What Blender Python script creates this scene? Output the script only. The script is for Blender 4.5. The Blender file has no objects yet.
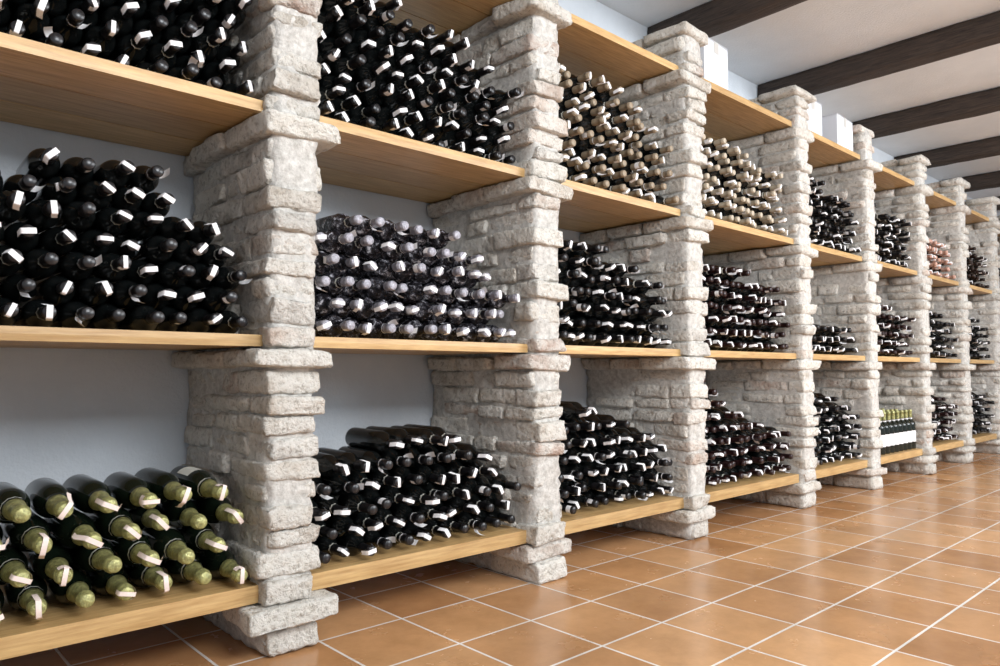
import bpy, math, random
import numpy as np
from mathutils import Vector, Matrix
random.seed(7); rng=np.random.default_rng(7)
S=bpy.context.scene
S.view_settings.view_transform='Standard'

# ------------------------------------------------------------------ materials
def mat(name):
    m=bpy.data.materials.new(name); m.use_nodes=True
    nt=m.node_tree; b=nt.nodes['Principled BSDF']
    return m,nt,b
def N(nt,t,**k):
    n=nt.nodes.new(t)
    for a,v in k.items():
        if a in n.inputs: n.inputs[a].default_value=v
        else: setattr(n,a,v)
    return n
def ramp(nt,src,stops):
    r=nt.nodes.new('ShaderNodeValToRGB'); nt.links.new(src,r.inputs[0])
    e=r.color_ramp.elements
    while len(e)<len(stops): e.new(0.5)
    for i,(p,c) in enumerate(stops):
        e[i].position=p; e[i].color=(c[0],c[1],c[2],1)
    return r.outputs[0]
def mixc(nt,f,a,b,mode='MIX'):
    m=nt.nodes.new('ShaderNodeMix'); m.data_type='RGBA'; m.blend_type=mode
    for i,v in ((0,f),(6,a),(7,b)):
        if isinstance(v,(int,float)): m.inputs[i].default_value=v
        elif isinstance(v,tuple): m.inputs[i].default_value=(v[0],v[1],v[2],1)
        else: nt.links.new(v,m.inputs[i])
    return m.outputs[2]
def noise(nt,scale,detail=4,rough=.6,vec=None,mapscale=None):
    tc=nt.nodes.new('ShaderNodeTexCoord'); v=tc.outputs['Object']
    if mapscale:
        mp=nt.nodes.new('ShaderNodeMapping'); mp.inputs['Scale'].default_value=mapscale
        nt.links.new(v,mp.inputs[0]); v=mp.outputs[0]
    n=N(nt,'ShaderNodeTexNoise',Scale=scale,Detail=detail,Roughness=rough)
    nt.links.new(v,n.inputs['Vector']); return n.outputs['Fac']
def bump(nt,b,src,strength,dist):
    bp=N(nt,'ShaderNodeBump',Strength=strength,Distance=dist)
    nt.links.new(src,bp.inputs['Height']); nt.links.new(bp.outputs[0],b.inputs['Normal'])

def simple(name,col,rough=.5,spec=.5,metal=0,coat=0,crinkle=0):
    m,nt,b=mat(name)
    b.inputs['Base Color'].default_value=(*col,1); b.inputs['Roughness'].default_value=rough
    b.inputs['Specular IOR Level'].default_value=spec; b.inputs['Metallic'].default_value=metal
    b.inputs['Coat Weight'].default_value=coat
    if crinkle:
        f=noise(nt,110,4,.6); bump(nt,b,f,crinkle,.004)
        nt.links.new(ramp(nt,f,[(.35,[x*.62 for x in col]),(.65,[min(1,x*1.25) for x in col])]),b.inputs['Base Color'])
    return m

# brick (whitewashed), uses per-brick colour
M_brick,nt,b=mat('whitewashed_brick')
at=nt.nodes.new('ShaderNodeAttribute'); at.attribute_name='Col'
f1=noise(nt,9,7,.7); f2=noise(nt,50,6,.75)
w=ramp(nt,f1,[(.36,(.1,.1,.1)),(.56,(.9,.9,.9))])
c=mixc(nt,w,at.outputs['Color'],(.80,.765,.70))
sp=ramp(nt,f2,[(.35,(.45,.41,.37)),(.48,(1,1,1))])
c=mixc(nt,.75,c,sp,'MULTIPLY')
nt.links.new(c,b.inputs['Base Color']); b.inputs['Roughness'].default_value=.92; b.inputs['Specular IOR Level'].default_value=.2
ad=N(nt,'ShaderNodeMath',operation='ADD'); nt.links.new(f2,ad.inputs[0]); nt.links.new(noise(nt,25,3,.5),ad.inputs[1])
bump(nt,b,ad.outputs[0],1.0,.016)
M_mortar,nt,b=mat('lime_mortar')
f=noise(nt,40,6,.7)
nt.links.new(ramp(nt,f,[(.3,(.36,.335,.30)),(.65,(.70,.675,.63))]),b.inputs['Base Color']); b.inputs['Roughness'].default_value=.95
bump(nt,b,f,.9,.01)

# wood
def wood(name,dark,light,sc=1.0,rough=.42):
    m,nt,b=mat(name)
    f=noise(nt,6*sc,7,.6,mapscale=(1.2,16,16))
    g=noise(nt,1.3,3,.5,mapscale=(1,3,3))
    c=ramp(nt,f,[(.3,dark),(.7,light)])
    c=mixc(nt,.5,c,ramp(nt,g,[(.3,(.75,.72,.68)),(.7,(1,1,1))]),'MULTIPLY')
    at=nt.nodes.new('ShaderNodeAttribute'); at.attribute_name='Col'
    c=mixc(nt,1.0,c,at.outputs['Color'],'MULTIPLY')
    nt.links.new(c,b.inputs['Base Color']); b.inputs['Roughness'].default_value=rough
    bump(nt,b,f,.25,.003)
    return m
M_wood=wood('pine_board',(.43,.255,.100),(.68,.465,.215))
M_beam,nt,b=mat('dark_beam_wood')
f=noise(nt,8,7,.65,mapscale=(14,1.0,14))
nt.links.new(ramp(nt,f,[(.3,(.014,.010,.008)),(.7,(.075,.052,.040))]),b.inputs['Base Color']); b.inputs['Roughness'].default_value=.75
bump(nt,b,f,.6,.01)

# plaster
def plaster(name,c0,c1,s=3):
    m,nt,b=mat(name)
    nt.links.new(ramp(nt,noise(nt,s,5,.6),[(.3,c0),(.7,c1)]),b.inputs['Base Color'])
    b.inputs['Roughness'].default_value=.9
    bump(nt,b,noise(nt,70,4,.6),.5,.006)
    return m
M_wall=plaster('white_plaster',(.57,.61,.65),(.67,.71,.75))
M_ceil=plaster('ceiling_plaster',(.70,.73,.76),(.78,.81,.84))

# floor
M_floor,nt,b=mat('terracotta_tiles')
tc=nt.nodes.new('ShaderNodeTexCoord')
mp=nt.nodes.new('ShaderNodeMapping'); mp.inputs['Location'].default_value=(.08,.07,0)
nt.links.new(tc.outputs['Object'],mp.inputs[0])
br=N(nt,'ShaderNodeTexBrick',offset=0.0,squash=1.0)
br.inputs['Scale'].default_value=1; br.inputs['Brick Width'].default_value=.295; br.inputs['Row Height'].default_value=.295
br.inputs['Mortar Size'].default_value=.0044; br.inputs['Mortar Smooth'].default_value=.2; br.inputs['Bias'].default_value=0
br.inputs['Color1'].default_value=(.45,.225,.095,1); br.inputs['Color2'].default_value=(.64,.36,.17,1)
br.inputs['Mortar'].default_value=(.86,.82,.77,1)
nt.links.new(mp.outputs[0],br.inputs['Vector'])
v=ramp(nt,noise(nt,4,7,.7),[(.35,(.68,.66,.64)),(.65,(1.0,1.0,1.0))])
c=mixc(nt,.8,br.outputs['Color'],v,'MULTIPLY')
nt.links.new(c,b.inputs['Base Color'])
rr=ramp(nt,noise(nt,7,4,.6),[(.3,(.15,.15,.15)),(.7,(.30,.30,.30))])
nt.links.new(rr,b.inputs['Roughness'])
inv=N(nt,'ShaderNodeMath',operation='SUBTRACT'); inv.inputs[0].default_value=1; nt.links.new(br.outputs['Fac'],inv.inputs[1])
bump(nt,b,inv.outputs[0],.5,.004)

M_glass=simple('dark_bottle_glass',(.005,.006,.006),.11,.6)
M_green=simple('green_bottle_glass',(.006,.010,.006),.10,.5)
M_tag=simple('paper_tag',(.90,.88,.88),.7)
M_tagp=simple('pink_paper_tag',(.84,.70,.63),.7)
M_label=simple('paper_label',(.66,.65,.58),.6)
M_caps={k:simple('foil_'+k,c,r,.5,me,0,cr) for k,(c,r,me,cr) in {
 'black':((.012,.011,.012),.30,0,0),'olive':((.38,.37,.15),.34,.35,.8),'tan':((.30,.235,.16),.5,0,0),
 'cream':((.48,.41,.31),.5,0,0),'red':((.022,.008,.008),.33,0,0),'brown':((.030,.017,.013),.36,0,0),
 'pink':((.60,.36,.28),.5,0,0),'silver':((.36,.35,.39),.30,.1,1.0)}.items()}
M_wrap,nt,b=mat('tissue_wrapped_glass')
f=noise(nt,44,5,.75)
nt.links.new(ramp(nt,f,[(.47,(.009,.008,.010)),(.56,(.08,.076,.09)),(.65,(.68,.67,.71))]),b.inputs['Base Color'])
b.inputs['Roughness'].default_value=.14; bump(nt,b,f,.8,.010)
M_card=simple('white_cardboard',(.70,.73,.78),.7)
M_tape=simple('packing_tape',(.55,.54,.51),.35)

# ------------------------------------------------------------------ mesh builder
class MB:
    def __init__(s): s.V=[];s.F=[];s.M=[];s.C=[];s.n=0
    def add(s,v,f,m,col=(1,1,1)):
        v=np.asarray(v,float); s.V.append(v)
        s.F.extend([[i+s.n for i in q] for q in f])
        s.M.extend(m if hasattr(m,'__len__') else [m]*len(f))
        c=np.ones((len(v),4)); c[:,:3]=col; s.C.append(c); s.n+=len(v)
    def build(s,name,mats,smooth=True):
        me=bpy.data.meshes.new(name); V=np.vstack(s.V)
        me.from_pydata(V.tolist(),[],s.F)
        for m in mats: me.materials.append(m)
        me.polygons.foreach_set('material_index',s.M)
        me.polygons.foreach_set('use_smooth',[smooth]*len(s.F))
        a=me.color_attributes.new('Col','FLOAT_COLOR','POINT')
        a.data.foreach_set('color',np.vstack(s.C).ravel())
        me.update()
        o=bpy.data.objects.new(name,me); S.collection.objects.link(o)
        return o

_lat={}
def lattice(nx,ny,nz):
    k=(nx,ny,nz)
    if k in _lat: return _lat[k]
    idx={};V=[];F=[]
    def g(i,j,l):
        if (i,j,l) not in idx:
            idx[(i,j,l)]=len(V); V.append((i/nx*2-1,j/ny*2-1,l/nz*2-1))
        return idx[(i,j,l)]
    for j in range(ny):
        for l in range(nz):
            F.append([g(0,j,l),g(0,j,l+1),g(0,j+1,l+1),g(0,j+1,l)])
            F.append([g(nx,j,l),g(nx,j+1,l),g(nx,j+1,l+1),g(nx,j,l+1)])
    for i in range(nx):
        for l in range(nz):
            F.append([g(i,0,l),g(i+1,0,l),g(i+1,0,l+1),g(i,0,l+1)])
            F.append([g(i,ny,l),g(i,ny,l+1),g(i+1,ny,l+1),g(i+1,ny,l)])
    for i in range(nx):
        for j in range(ny):
            F.append([g(i,j,0),g(i,j+1,0),g(i+1,j+1,0),g(i+1,j,0)])
            F.append([g(i,j,nz),g(i+1,j,nz),g(i+1,j+1,nz),g(i,j+1,nz)])
    _lat[k]=(np.array(V),F); return _lat[k]
def rbox(c,size,r,res,amp=0.,jit=0.,rotz=0.,tilt=0.,bias=True,taper=0.):
    P,F=lattice(*res); P=P.copy()
    if bias: P=np.sign(P)*(1-(1-np.abs(P))**1.5)
    h=np.array(size)/2; pos=P*h; r=min(r,h.min()*.95)
    inner=np.clip(pos,-(h-r),h-r); d=pos-inner; L=np.linalg.norm(d,axis=1,keepdims=True)
    pos=inner+np.where(L>1e-9,d/np.maximum(L,1e-9)*r,0)
    if taper>0:   # irregular corners: trilinear random offsets at the 8 corners
        off=rng.normal(size=(2,2,2,3))*taper
        u=(pos/h+1)/2
        for i in (0,1):
            for j in (0,1):
                for l in (0,1):
                    wt=(u[:,0] if i else 1-u[:,0])*(u[:,1] if j else 1-u[:,1])*(u[:,2] if l else 1-u[:,2])
                    pos=pos+wt[:,None]*off[i,j,l]*np.array([1,1,.55])
    if amp>0:
        nrm=pos/h; nrm/=np.linalg.norm(nrm,axis=1,keepdims=True)
        for a in range(3):
            o=np.zeros(len(pos))
            for fr,w in ((30,1),(75,.7),(140,.45)):
                k=rng.normal(size=3)*fr; o+=w*np.sin(pos@k+rng.uniform(0,6.28))
            pos[:,a]+=o*amp*(.35+.65*abs(nrm[:,a]))
    if jit>0: pos+=rng.normal(size=pos.shape)*jit
    cz,sz=math.cos(rotz),math.sin(rotz); ct,st=math.cos(tilt),math.sin(tilt)
    x=pos[:,0]*cz-pos[:,1]*sz; y=pos[:,0]*sz+pos[:,1]*cz; z=pos[:,2]
    x2=x*ct-z*st; z2=x*st+z*ct
    return np.stack([x2,y,z2],1)+np.array(c),F

# ------------------------------------------------------------------ layout
YF=2.0; YW=2.62; PW=.158
PX=[-.30,.912,1.976,3.018,4.20,5.21,6.27,7.30,8.33,9.36]    # left faces of pillars
SH=[(.20,.052),(.905,.036),(1.585,.036),(2.295,.036)]       # shelf top z, thickness

PAL=[((.56,.50,.42),5),((.64,.58,.50),4),((.48,.45,.41),1.6),((.54,.42,.34),1.5),((.48,.34,.27),.5),((.74,.70,.62),5)]
def bcol(z):
    w=[p[1]*(2.8 if (i in(3,4) and z>1.55) else 1) for i,p in enumerate(PAL)]
    c=random.choices(PAL,w)[0][0]; k=random.uniform(.84,1.12); return tuple(x*k for x in c)

for pi,px in enumerate(PX):
    mb=MB(); cx=px+PW/2
    rs=(12,12,7) if pi in (1,2) else ((8,8,5) if pi==3 else ((5,5,3) if pi<6 else (3,3,2)))
    z=0.; ztop=2.43; ci=0
    corb=[(s-t-.066,s-t-.002) for s,t in SH]
    y0=YF-.035
    def course(za,zb,wid,lens,over=0.):
        y=y0-over+random.uniform(-.024,.016)
        for L in lens:
            if y>YW-.03: break
            L2=min(L*random.uniform(.80,1.18),YW-.004-y)
            if L2<.04: break
            ww=wid+random.uniform(-.020,.018)+(random.uniform(.010,.022) if random.random()<.16 else 0)
            ox=random.uniform(-.011,.011)
            zj=random.uniform(-.003,.003)
            v,F=rbox((cx+ox,y+L2/2,(za+zb)/2+zj),(ww,L2-.009,(zb-za)-.006+random.uniform(-.006,.001)),random.uniform(.007,.015),rs,.0022,.0012,
                     random.uniform(-.05,.05),random.uniform(-.035,.035),taper=.0050)
            v[:,1]=np.minimum(v[:,1],YW-.003); v[:,2]=np.maximum(v[:,2],0.)
            mb.add(v,F,0,bcol(za)); y+=L2
    while z<ztop-.03:
        nxt=[c for c in corb if c[0]>z-.012]
        if nxt and z>=nxt[0][0]-.012:
            a,bz=nxt[0]
            course(a,bz,.246,[.26,.22,.22],.022)
            z=bz; 
            if bz>=corb[-1][0]: ztop=2.44
            continue
        lim=nxt[0][0] if nxt else ztop
        n=max(1,round((lim-z)/.067)); h=(lim-z)/n+random.uniform(-.010,.010)
        if n==1: h=lim-z
        course(z,z+h,PW-.002,random.choice([[.125,.25,.25],[.24,.125,.27],[.17,.16,.30],[.25,.2,.2]]) if ci%3==2 else ([.125,.25,.25] if ci%2 else [.24,.125,.27]))
        z+=h; ci+=1
    course(2.44,2.50,.24,[.22,.2,.22],.01)
    v,F=rbox((cx,(y0+.008+YW-.004)/2,1.235),(PW-.018,YW-.004-y0-.008,2.47),.01,(5,16,110 if pi<5 else 30),.0018,.003,bias=False)
    v[:,2]=np.clip(v[:,2],0,2.47); v[:,1]=np.minimum(v[:,1],YW-.003)
    mb.add(v,F,1)
    mb.build('brick_pillar',[M_brick,M_mortar])

# shelves
bays=[(PX[i]+PW,PX[i+1]) for i in range(len(PX)-1)]
for bi,(x0,x1) in enumerate(bays):
    for si,(zt,th) in enumerate(SH):
        mb=MB(); widths=[.20,.205,.205]; y=YF
        for k,w in enumerate(widths):
            t=random.uniform(.86,1.08)
            v,F=rbox(((x0+x1)/2,y+w/2,zt-th/2),(x1-x0+.004,w-.003,th),.004,(6,3,2))
            mb.add(v,F,0,(t,t*.98,t*.95)); y+=w
        mb.build('wooden_shelf',[M_wood],smooth=False)

# ------------------------------------------------------------------ bottles
def lathe(prof,seg):
    V=[];F=[];M=[]
    for (z,r,m) in prof:
        for k in range(seg):
            a=2*math.pi*k/seg; V.append((r*math.cos(a),r*math.sin(a),z))
    for i in range(len(prof)-1):
        for k in range(seg):
            k2=(k+1)%seg
            F.append([i*seg+k,i*seg+k2,(i+1)*seg+k2,(i+1)*seg+k]); M.append(prof[i+1][2])
    F.append(list(range(seg))[::-1]); M.append(prof[0][2])
    F.append([(len(prof)-1)*seg+k for k in range(seg)]); M.append(prof[-1][2])
    return V,F,M
def patch(V,F,M,z0,z1,r,a0,a1,m,n=6):
    b0=len(V)
    for i in range(n+1):
        a=a0+(a1-a0)*i/n
        V.append((r*math.cos(a),r*math.sin(a),z0)); V.append((r*math.cos(a),r*math.sin(a),z1))
    for i in range(n):
        F.append([b0+2*i,b0+2*i+2,b0+2*i+3,b0+2*i+1]); M.append(m)
def strip(V,F,M,pts,w,m):
    b0=len(V)
    for (x,z,dy) in pts:
        V.append((x,-w/2+dy,z)); V.append((x,w/2+dy,z))
    for i in range(len(pts)-1):
        F.append([b0+2*i,b0+2*i+1,b0+2*i+3,b0+2*i+2]); M.append(m)
# material slots: 0 glass, 1 capsule, 2 tag, 3 label
def bottle(kind,tag,label,seg):
    if kind=='bordeaux' or kind=='wrapped':
        cm=0 if kind=='wrapped' else 1
        p=[(.012,.012,0),(.001,.028,0),(0,.033,0),(.004,.0365,0),(.012,.0375,0),(.06,.0375,0),(.10,.0375,0),(.14,.0375,0),(.180,.0375,0),(.193,.0362,0),(.205,.031,0),(.215,.0225,0),
           (.226,.0165,0),(.240,.0147,0),(.242,.0152,cm),(.262,.0150,cm),(.282,.0148,1),(.2835,.0162,1),(.292,.0162,1),(.2935,.0150,1),(.299,.0148,1),(.3005,.0135,1)]
    else:
        p=[(.014,.014,0),(.001,.032,0),(0,.038,0),(.004,.0425,0),(.012,.0435,0),(.145,.0435,0),(.160,.0425,0),(.182,.0375,0),(.200,.0300,0),(.214,.0245,0),
           (.216,.0258,1),(.232,.0222,1),(.250,.0200,1),(.276,.0184,1),(.281,.0205,1),(.296,.0205,1),(.299,.0182,1),(.311,.0172,1),(.314,.0145,1)]
    V,F,M=lathe(p,seg)
    V=[list(v) for v in V]
    champ=kind=='champagne'
    rc=.0168 if not champ else .0212
    zt=.302 if not champ else .3155
    if tag==1:
        patch(V,F,M,zt-.032,zt-.006,rc,-.80,.80,2)
        strip(V,F,M,[(rc,zt-.02,0),(rc,zt-.002,0),(rc*.85,zt+.001,0),(0,zt+.001,0),(-rc*.85,zt+.001,0),(-rc,zt-.002,0),(-rc,zt-.024,0)],.011,2)
    elif tag==2:
        strip(V,F,M,[(rc+.004,zt-.038,.006),(rc,zt-.018,.002),(rc,zt-.002,0),(rc*.85,zt+.001,0),(0,zt+.001,0),(-rc*.85,zt+.001,0),(-rc,zt-.002,0),(-rc-.003,zt-.034,-.005)],.014,2)
    elif tag==3:
        patch(V,F,M,zt-.036,zt-.012,rc,-1.1,1.1,2)
    elif tag==5: # loose square tag tied around the neck
        patch(V,F,M,zt-.046,zt-.042,rc,0,6.28,2,8)
        strip(V,F,M,[(rc,zt-.044,0),(rc+.008,zt-.036,.003),(rc+.012,zt-.022,.006),(rc+.013,zt-.006,.008)],.020,2)
    elif tag==4:  # long dangling strip
        strip(V,F,M,[(-rc,zt-.06,0),(-rc,zt-.002,0),(-rc*.85,zt+.0012,0),(0,zt+.0012,0),(rc*.85,zt+.0012,0),(rc+.001,zt-.003,0),(rc+.006,zt-.022,.004),(rc+.013,zt-.036,.008),(rc+.016,zt-.050,.006)],.012,2)
    if label:
        r=.0380 if not champ else .0441
        patch(V,F,M,.055,.14,r,-1.1,1.1,3,8)
        if champ: patch(V,F,M,.2045,.2125,.0290,0,6.28,3,12)
        else: patch(V,F,M,.2285,.237,.0170,0,6.28,3,8)
    return np.array(V,float),F,M
_bt={}
def get(kind,tag,label,seg):
    k=(kind,tag,label,seg)
    if k not in _bt: _bt[k]=bottle(*k)
    return _bt[k]
def place(mb,tmpl,pos,dirv,roll,sc=1.,wr=0.):
    V,F,M=tmpl
    d=Vector(dirv).normalized(); up=Vector((0,0,1)) if abs(d.z)<.9 else Vector((0,1,0))
    xa=up.cross(d).normalized(); ya=d.cross(xa)
    R=np.array([list(xa),list(ya),list(d)])
    c,s=math.cos(roll),math.sin(roll)
    W=V*sc
    if wr>0:
        W=W.copy(); k=1+rng.normal(size=len(W))*wr; W[:,0]*=k; W[:,1]*=k
    W=np.stack([W[:,0]*c-W[:,1]*s,W[:,0]*s+W[:,1]*c,W[:,2]],1)
    mb.add(W@R+np.array(pos),F,M)

def prof(points):
    xs=[p[0] for p in points]; ys=[p[1] for p in points]
    return lambda f: float(np.interp(f,xs,ys))
def stack(bay,shelf,pts,kind='bordeaux',cap='black',glass=None,tagp=.8,labp=.2,tagm=None,front=.03):
    x0,x1=bays[bay]; x0+=.012; x1-=.010; zs=SH[shelf][0]+.0015
    champ=kind=='champagne'
    r=(.0435 if champ else .0375)*1.012
    if kind=='wrapped': r*=1.05
    s=2*r; H=prof(pts); seg=24 if bay<2 else (20 if bay<3 else (14 if bay<5 else 9))
    L=.314 if champ else .30
    mb=MB(); have=set(); n=int((x1-x0)/s); gap=((x1-x0)-n*s)/max(1,n-1)
    s2=s+gap; rh=math.sqrt(max(s*s-(s2/2)**2,.0001))
    for j in range(12):
        nn=n if j%2==0 else n-1
        for i in range(nn):
            x=x0+r+(j%2)*s2/2+i*s2; z=zs+r+j*rh
            f=(x-x0)/(x1-x0)
            if z+r-zs>H(f)+.02: continue
            if j>0:
                need=[(j-1,i),(j-1,i+1)] if j%2 else [(j-1,q) for q in (i-1,i) if 0<=q<n-1]
                if any(q not in have for q in need): continue
            have.add((j,i))
            tip=YF+front+random.gauss(0,.015)
            if random.random()<.08: tip+=.04
            yaw=random.gauss(0,.022); pit=random.gauss(-.010,.010)
            base=(x+math.sin(yaw)*L*.5,tip+L,z)
            tg=0
            if random.random()<tagp: tg=random.choice([1,1,2,2,3,5]) if not champ else random.choice([1,4,4])
            lab=1 if random.random()<labp else 0
            roll=random.uniform(0,6.28)
            if tg and not champ and random.random()<.5: roll=random.uniform(-1.9,.6)
            place(mb,get(kind,tg,lab,seg),base,(-math.sin(yaw),-math.cos(yaw),math.sin(pit)),roll,1.,.025 if kind=='wrapped' else 0)
    g=glass or (M_green if champ else (M_wrap if kind=='wrapped' else M_glass))
    return mb.build('wine_bottle_stack',[g,M_caps[cap],tagm or M_tag,M_label])

stack(0,2,[(0,.45),(1,.45)],tagp=.93)
stack(0,1,[(0,.36),(.38,.40),(.5,.47),(.70,.48),(.80,.40),(.90,.33),(1,.20)],tagp=.93)
stack(0,0,[(0,.34),(.78,.36),(1,.28)],kind='champagne',cap='olive',tagp=.65,labp=.6,tagm=M_tagp,front=0.0)
stack(1,2,[(0,.50),(.3,.53),(.6,.48),(1,.32)],tagp=.93,cap='black')
stack(1,1,[(0,.35),(.2,.42),(.4,.47),(.62,.45),(.85,.31),(1,.18)],kind='wrapped',cap='silver',tagp=.85,front=.015)
stack(1,0,[(0,.27),(.2,.345),(.40,.40),(.66,.40),(.8,.31),(1,.18)],tagp=.9,labp=.4,front=.01)
stack(2,2,[(0,.53),(.5,.53),(1,.32)],cap='tan',tagp=.8)
stack(2,1,[(0,.47),(.4,.47),(1,.30)],tagp=.9)
stack(2,0,[(0,.48),(.3,.47),(1,.25)],tagp=.9,cap='black')
stack(3,2,[(0,.45),(.6,.45),(1,.38)],cap='cream',tagp=.7)
stack(3,1,[(0,.50),(.4,.48),(1,.36)],cap='red',tagp=.8)
stack(3,0,[(0,.60),(.2,.52),(.3,.43),(1,.24)],cap='red',tagp=.8)
stack(4,2,[(0,.46),(1,.40)],cap='black',tagp=.7)
stack(4,1,[(0,.22),(1,.18)],cap='black',tagp=.7)
stack(4,0,[(0,.49),(.5,.46),(1,.32)],cap='black',tagp=.8)
stack(5,2,[(0,.46),(1,.40)],cap='black',tagp=.65)
stack(5,1,[(0,.44),(1,.32)],cap='red',tagp=.65)
stack(6,2,[(0,.40),(1,.30)],cap='pink',tagp=.8)
stack(6,1,[(0,.44),(1,.36)],cap='black',tagp=.65)
stack(6,0,[(0,.44),(1,.36)],cap='red',tagp=.65)
for s,c in ((2,'brown'),(1,'black'),(0,'black')):
    stack(7,s,[(0,.44),(1,.36)],cap=c,tagp=.5); stack(8,s,[(0,.42),(1,.3)],cap=c,tagp=.4)
# standing bottles
mb=MB(); x0,x1=bays[5]
for j in range(3):
    for i in range(10):
        x=x0+.06+i*.088
        if x<x1-.04:
            place(mb,get('bordeaux',0,1,16),(x,YF+.07+j*.10,SH[0][0]+.001),(0,0,1),math.pi+random.uniform(-.3,.3)+.9)
mb.build('standing_wine_bottles',[M_green,M_caps['olive'],M_tag,M_tag])

# ------------------------------------------------------------------ boxes on top shelf
def carton(x,y,w,d,h,rot):
    mb=MB(); z=SH[3][0]+.001
    v,F=rbox((0,0,h/2),(w,d,h),.004,(4,4,4)); mb.add(v,F,0)
    for sx in (-1,1):
        v,F=rbox((sx*w*.252,0,h+.003),(w*.496,d,.004),.001,(2,2,1)); mb.add(v,F,0)
    v,F=rbox((0,0,h+.0062),(.05,d+.003,.001),.0003,(1,2,1)); mb.add(v,F,1)
    v,F=rbox((0,-d/2-.001,h-.03),(.05,.001,.06),.0003,(1,1,1)); mb.add(v,F,1)
    v,F=rbox((-w/2-.0006,0,h*.65),(.001,.08,.022),.0003,(1,1,1)); mb.add(v,F,2)
    o=mb.build('cardboard_box',[M_card,M_tape,M_caps['black']],smooth=False)
    o.location=(x,y,z); o.rotation_euler[2]=rot
carton(3.44,2.20,.26,.30,.26,.05)
carton(4.60,2.20,.26,.30,.24,.0)
carton(5.01,2.16,.29,.28,.21,.05)

# ------------------------------------------------------------------ room shell
def slab(name,a,b_,m):
    v,F=rbox([(p+q)/2 for p,q in zip(a,b_)],[q-p for p,q in zip(a,b_)],.001,(1,1,1),bias=False)
    mb=MB(); mb.add(v,F,0); return mb.build(name,[m],smooth=False)
CZ=2.90
slab('floor',(-3,-3.4,-.1),(13,YW+.15,0),M_floor)
slab('wall_back',(-3,YW,0),(13,YW+.15,CZ),M_wall)
slab('ceiling',(-3,-3.4,CZ),(13,YW+.15,CZ+.1),M_ceil)
slab('wall_right',(12.8,-3.4,0),(13,YW,CZ),M_wall)
for k in range(-3,7):
    x=3.68+1.34*k
    v,F=rbox((x,(-3.4+YW)/2,CZ-.075),(.14,YW+3.4-.002,.149),.012,(4,60,4),.0022,.0008,bias=False)
    v[:,2]=np.minimum(v[:,2],CZ-.0005)
    mb=MB(); mb.add(v,F,0); mb.build('ceiling_beam',[M_beam])

# ------------------------------------------------------------------ lights
def area(name,loc,target,sx,sy,e,col):
    l=bpy.data.lights.new(name,'AREA'); l.shape='RECTANGLE'; l.size=sx; l.size_y=sy; l.energy=e; l.color=col
    o=bpy.data.objects.new(name,l); S.collection.objects.link(o); o.location=loc
    o.rotation_euler=(Vector(target)-Vector(loc)).to_track_quat('-Z','Y').to_euler()
area('floor_fill_light',(1.2,-1.2,2.5),(1.6,2.2,1.1),1.6,1.0,122,(.91,.955,1))
area('floor_fill_light',(6.0,-2.6,2.2),(6.0,2.2,.8),4.0,1.3,250,(.91,.955,1))
area('floor_fill_light',(4.6,-.9,2.7),(4.6,.3,0),2.4,1.2,68,(.97,.98,1))  # added overhead fill, no window here; brightens the centre-right floor
w=bpy.data.worlds.new('World'); S.world=w; w.use_nodes=True
w.node_tree.nodes['Background'].inputs[0].default_value=(.84,.91,1,1)
w.node_tree.nodes['Background'].inputs[1].default_value=.75

# ------------------------------------------------------------------ camera
cam=bpy.data.cameras.new('camera'); co=bpy.data.objects.new('camera',cam); S.collection.objects.link(co)
cam.lens=26.35; cam.sensor_width=36; cam.clip_start=.05
co.location=(0,0,.80); co.rotation_euler=(math.radians(90+2.97),0,math.radians(-42.46))
S.camera=co
